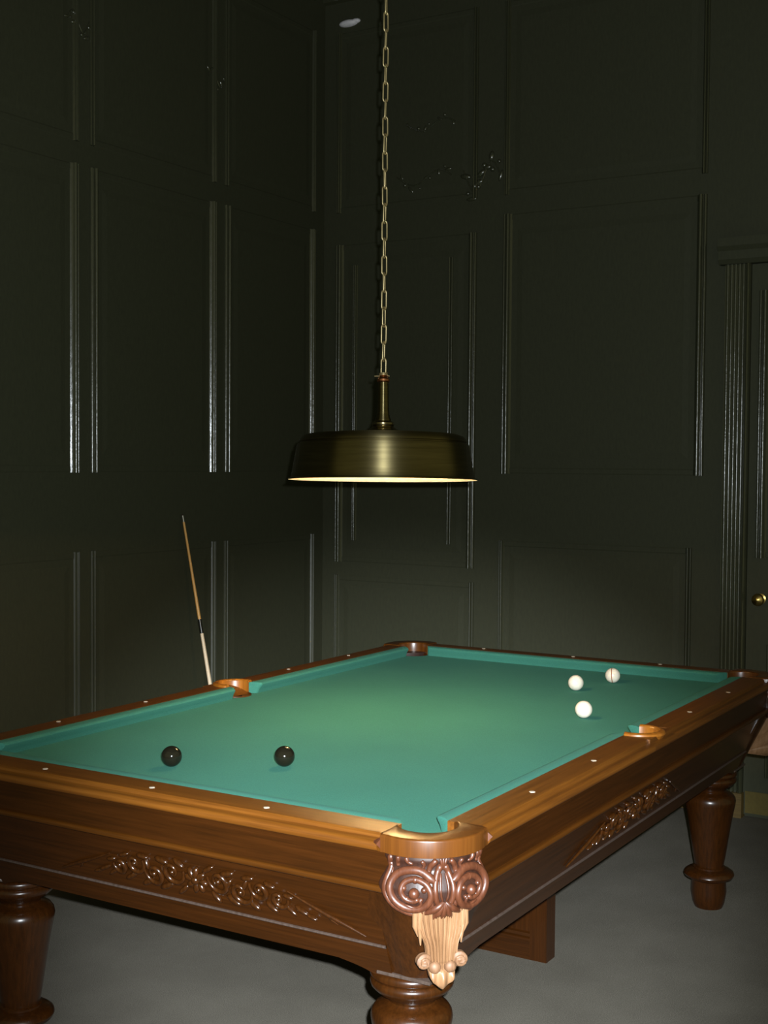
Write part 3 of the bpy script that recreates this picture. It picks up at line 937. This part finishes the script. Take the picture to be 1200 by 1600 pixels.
ball(2.247, 0.448, BALLW, 'ivory white ball with a thin brown line round it', 'white balls', stripe=RT * 1.0 + UP * 0.06 - FW * 0.30)

# ------------------------------------------------------------------ pendant lamp
LX, LY, LZ = 1.2093, 0.8591, ZR + 0.7415
tilt = Quaternion(RT, math.radians(-2.1))
lamp = empty('pendant_lamp', (LX, LY, LZ), 'round brass pendant lamp hanging on a chain above the table', 'lamp')
def lrot(v): return [tilt @ (Vector(p) - Vector((0, 0, 0.345))) + Vector((0, 0, 0.345)) for p in v]
def lpart(name, g, mat, smooth=35, label=None, rot=True, parent=lamp):
    v = lrot(g.v) if rot else g.v
    return make(name, v, g.f, mat, parent, smooth=smooth, label=label, local=True)
SH = [(0.3105, 0.0), (0.3115, 0.002), (0.3095, 0.005), (0.3035, 0.006), (0.3010, 0.010), (0.2975, 0.030), (0.2905, 0.070), (0.2840, 0.107), (0.2815, 0.116), (0.2745, 0.118), (0.2735, 0.121), (0.2765, 0.124), (0.2745, 0.131), (0.266, 0.141), (0.248, 0.148), (0.210, 0.151), (0.120, 0.154), (0.058, 0.156)]
SHI = [(r - 0.0035, z - (0.003 if z > 0.12 else 0)) for r, z in SH]
shade = lpart('lamp_shade', G().lathe(SH, seg=96), BRUSHED, 30, 'satin aged brass drum shade')
gl = G().lathe([(0.3105, 0.0)] + SHI[3:] + [(0.0, 0.150)], seg=96)
lpart('shade_lining', gl, ENAMEL, 40, 'white enamel inside of the shade')
lpart('shade_collar', G().lathe([(0.060, 0.154), (0.060, 0.160), (0.054, 0.164), (0.046, 0.166), (0.041, 0.170), (0.034, 0.175), (0.037, 0.181), (0.037, 0.187), (0.030, 0.192), (0.026, 0.195), (0.0, 0.195)], seg=48), BRASS, 30)
lpart('stem', G().lathe([(0.0, 0.193), (0.027, 0.194), (0.026, 0.199), (0.022, 0.208), (0.0195, 0.225), (0.0180, 0.265), (0.0170, 0.322), (0.0, 0.322)], seg=40), BRUSHED, 30)
lpart('stem_cap', G().lathe([(0.0, 0.320), (0.018, 0.321), (0.0215, 0.325), (0.021, 0.331), (0.016, 0.336), (0.012, 0.343), (0.006, 0.349), (0.0, 0.350)], seg=32), COPPER, 30)
lpart('lamp_socket', G().lathe([(0.0, 0.150), (0.024, 0.150), (0.024, 0.112), (0.0, 0.112)], seg=24), BRASS, 30)
blb = lpart('bulb', G().lathe([(0.0, 0.041), (0.034, 0.043), (0.040, 0.050), (0.038, 0.064), (0.026, 0.088), (0.017, 0.114), (0.0, 0.114)], seg=24), BULB, 60, 'glowing warm reflector bulb inside the shade')
lpart('bulb_face', G().lathe([(0.0, 0.038), (0.033, 0.0385), (0.033, 0.0425), (0.0, 0.0425)], seg=24), BULBF, 60, 'bright flat face of the bulb')
# twisted wire round the hook
wp = []
for k in range(40):
    th = k / 39 * 4.4 * PI
    wp.append(Vector((0.0125 * math.cos(th), 0.0125 * math.sin(th), 0.343 + 0.010 * k / 39)))
tail = RT * -0.030; tail.z = 0.341
wg = G().tube([tail] + wp + [Vector((RT.x * 0.020, RT.y * 0.020, 0.341))], 0.0024, 7)
lpart('hook_wire', wg, CHAINB, 60)

# chain links, each its own piece, up to the ceiling
PITCH_L, LW, LLEN, WR = 0.0562, 0.0225, 0.0665, 0.0026
def link_geo():
    pts = []
    r = LW / 2 - WR; h = LLEN / 2 - WR - r
    for k in range(9):
        th = PI * k / 8; pts.append(Vector((r * math.cos(th), 0, h + r * 1.25 * math.sin(th))))
    for k in range(9):
        th = PI + PI * k / 8; pts.append(Vector((r * math.cos(th), 0, -h + r * 1.25 * math.sin(th))))
    rings = []
    n = len(pts)
    for i in range(n):
        t = (pts[(i + 1) % n] - pts[i - 1]).normalized()
        a = Vector((0, 1, 0)); b = t.cross(a)
        rings.append([pts[i] + a * WR * math.cos(2 * PI * k / 8) + b * WR * math.sin(2 * PI * k / 8) for k in range(8)])
    return G().sweep(rings, loop=True)
lg = link_geo()
n_links = int((CZ - LZ - 0.385) / PITCH_L) + 1
face = math.atan2(RT.y, RT.x)
l0 = None
rnd = random.Random(5)
for k in range(n_links):
    if l0 is None:
        l0 = make('chain_link', lg.v, lg.f, CHAINB, lamp, smooth=60, local=True)
        ob = l0
    else:
        ob = l0.copy(); COL.objects.link(ob); ob.parent = lamp
    ang = face + (0.42 if k % 2 == 0 else PI / 2 - 0.42) + 0.010 * k + rnd.uniform(-0.14, 0.14)
    if k == 0: ang = face + 0.5
    ob.location = (0, 0, 0.366 + k * PITCH_L + (0.0 if k else 0.002))
    ob.rotation_euler = (rnd.uniform(-0.03, 0.03), 0, ang)
g = G().lathe([(0.0, 0.0), (0.010, 0.0), (0.012, -0.02), (0.05, -0.03), (0.055, -0.045), (0.0, -0.045)][::-1], seg=24)
g.v = [(x, y, CZ - LZ + z + 0.045 - 0.045) for x, y, z in g.v]
lpart('ceiling_rose', G().lathe([(0.0, CZ - LZ - 0.05), (0.012, CZ - LZ - 0.05), (0.016, CZ - LZ - 0.035), (0.045, CZ - LZ - 0.022), (0.055, CZ - LZ), (0.0, CZ - LZ)], seg=24), BRASS, 40, rot=False)

# ------------------------------------------------------------------ cue leaning on the left wall
tip = Vector((2.492, WY - 0.014, ZR + 0.540))
foot = Vector((2.46, 2.45, 0.012))
d = (tip - foot)
CL = d.length
cue = empty('billiard_cue', foot, 'pale wooden billiard cue leaning against the dark left wall', 'cue', rot=Vector((0, 0, 1)).rotation_difference(d.normalized()))
def cpart(name, prof, mat, label=None):
    g = G().lathe(prof, seg=20)
    return make(name, g.v, g.f, mat, cue, smooth=40, label=label, local=True)
def rad(t): return 0.0125 + (0.0052 - 0.0125) * t / CL
def seg(t0, t1, extra=0.0):
    return [(0.0, t0), (rad(t0) + extra, t0), (rad(t1) + extra, t1), (0.0, t1)]
cpart('cue_butt', [(0.0, 0.0), (0.0115, 0.0), (0.0128, 0.006), (rad(0.06) + 0.0006, 0.06), (rad(0.592 * CL), 0.592 * CL), (0.0, 0.592 * CL)], CUEB, 'cream wooden butt')
cpart('cue_joint', seg(0.592 * CL, 0.640 * CL, 0.0008), BLACK, 'black joint band')
cpart('cue_shaft', seg(0.640 * CL, 0.972 * CL), CUEW, 'honey-coloured tapered shaft')
cpart('ferrule', seg(0.972 * CL, 0.994 * CL, -0.0008), STEEL)
cpart('cue_tip', [(0.0, 0.994 * CL), (0.0045, 0.994 * CL), (0.0042, 0.998 * CL), (0.002, CL), (0.0, CL)], DARKH)
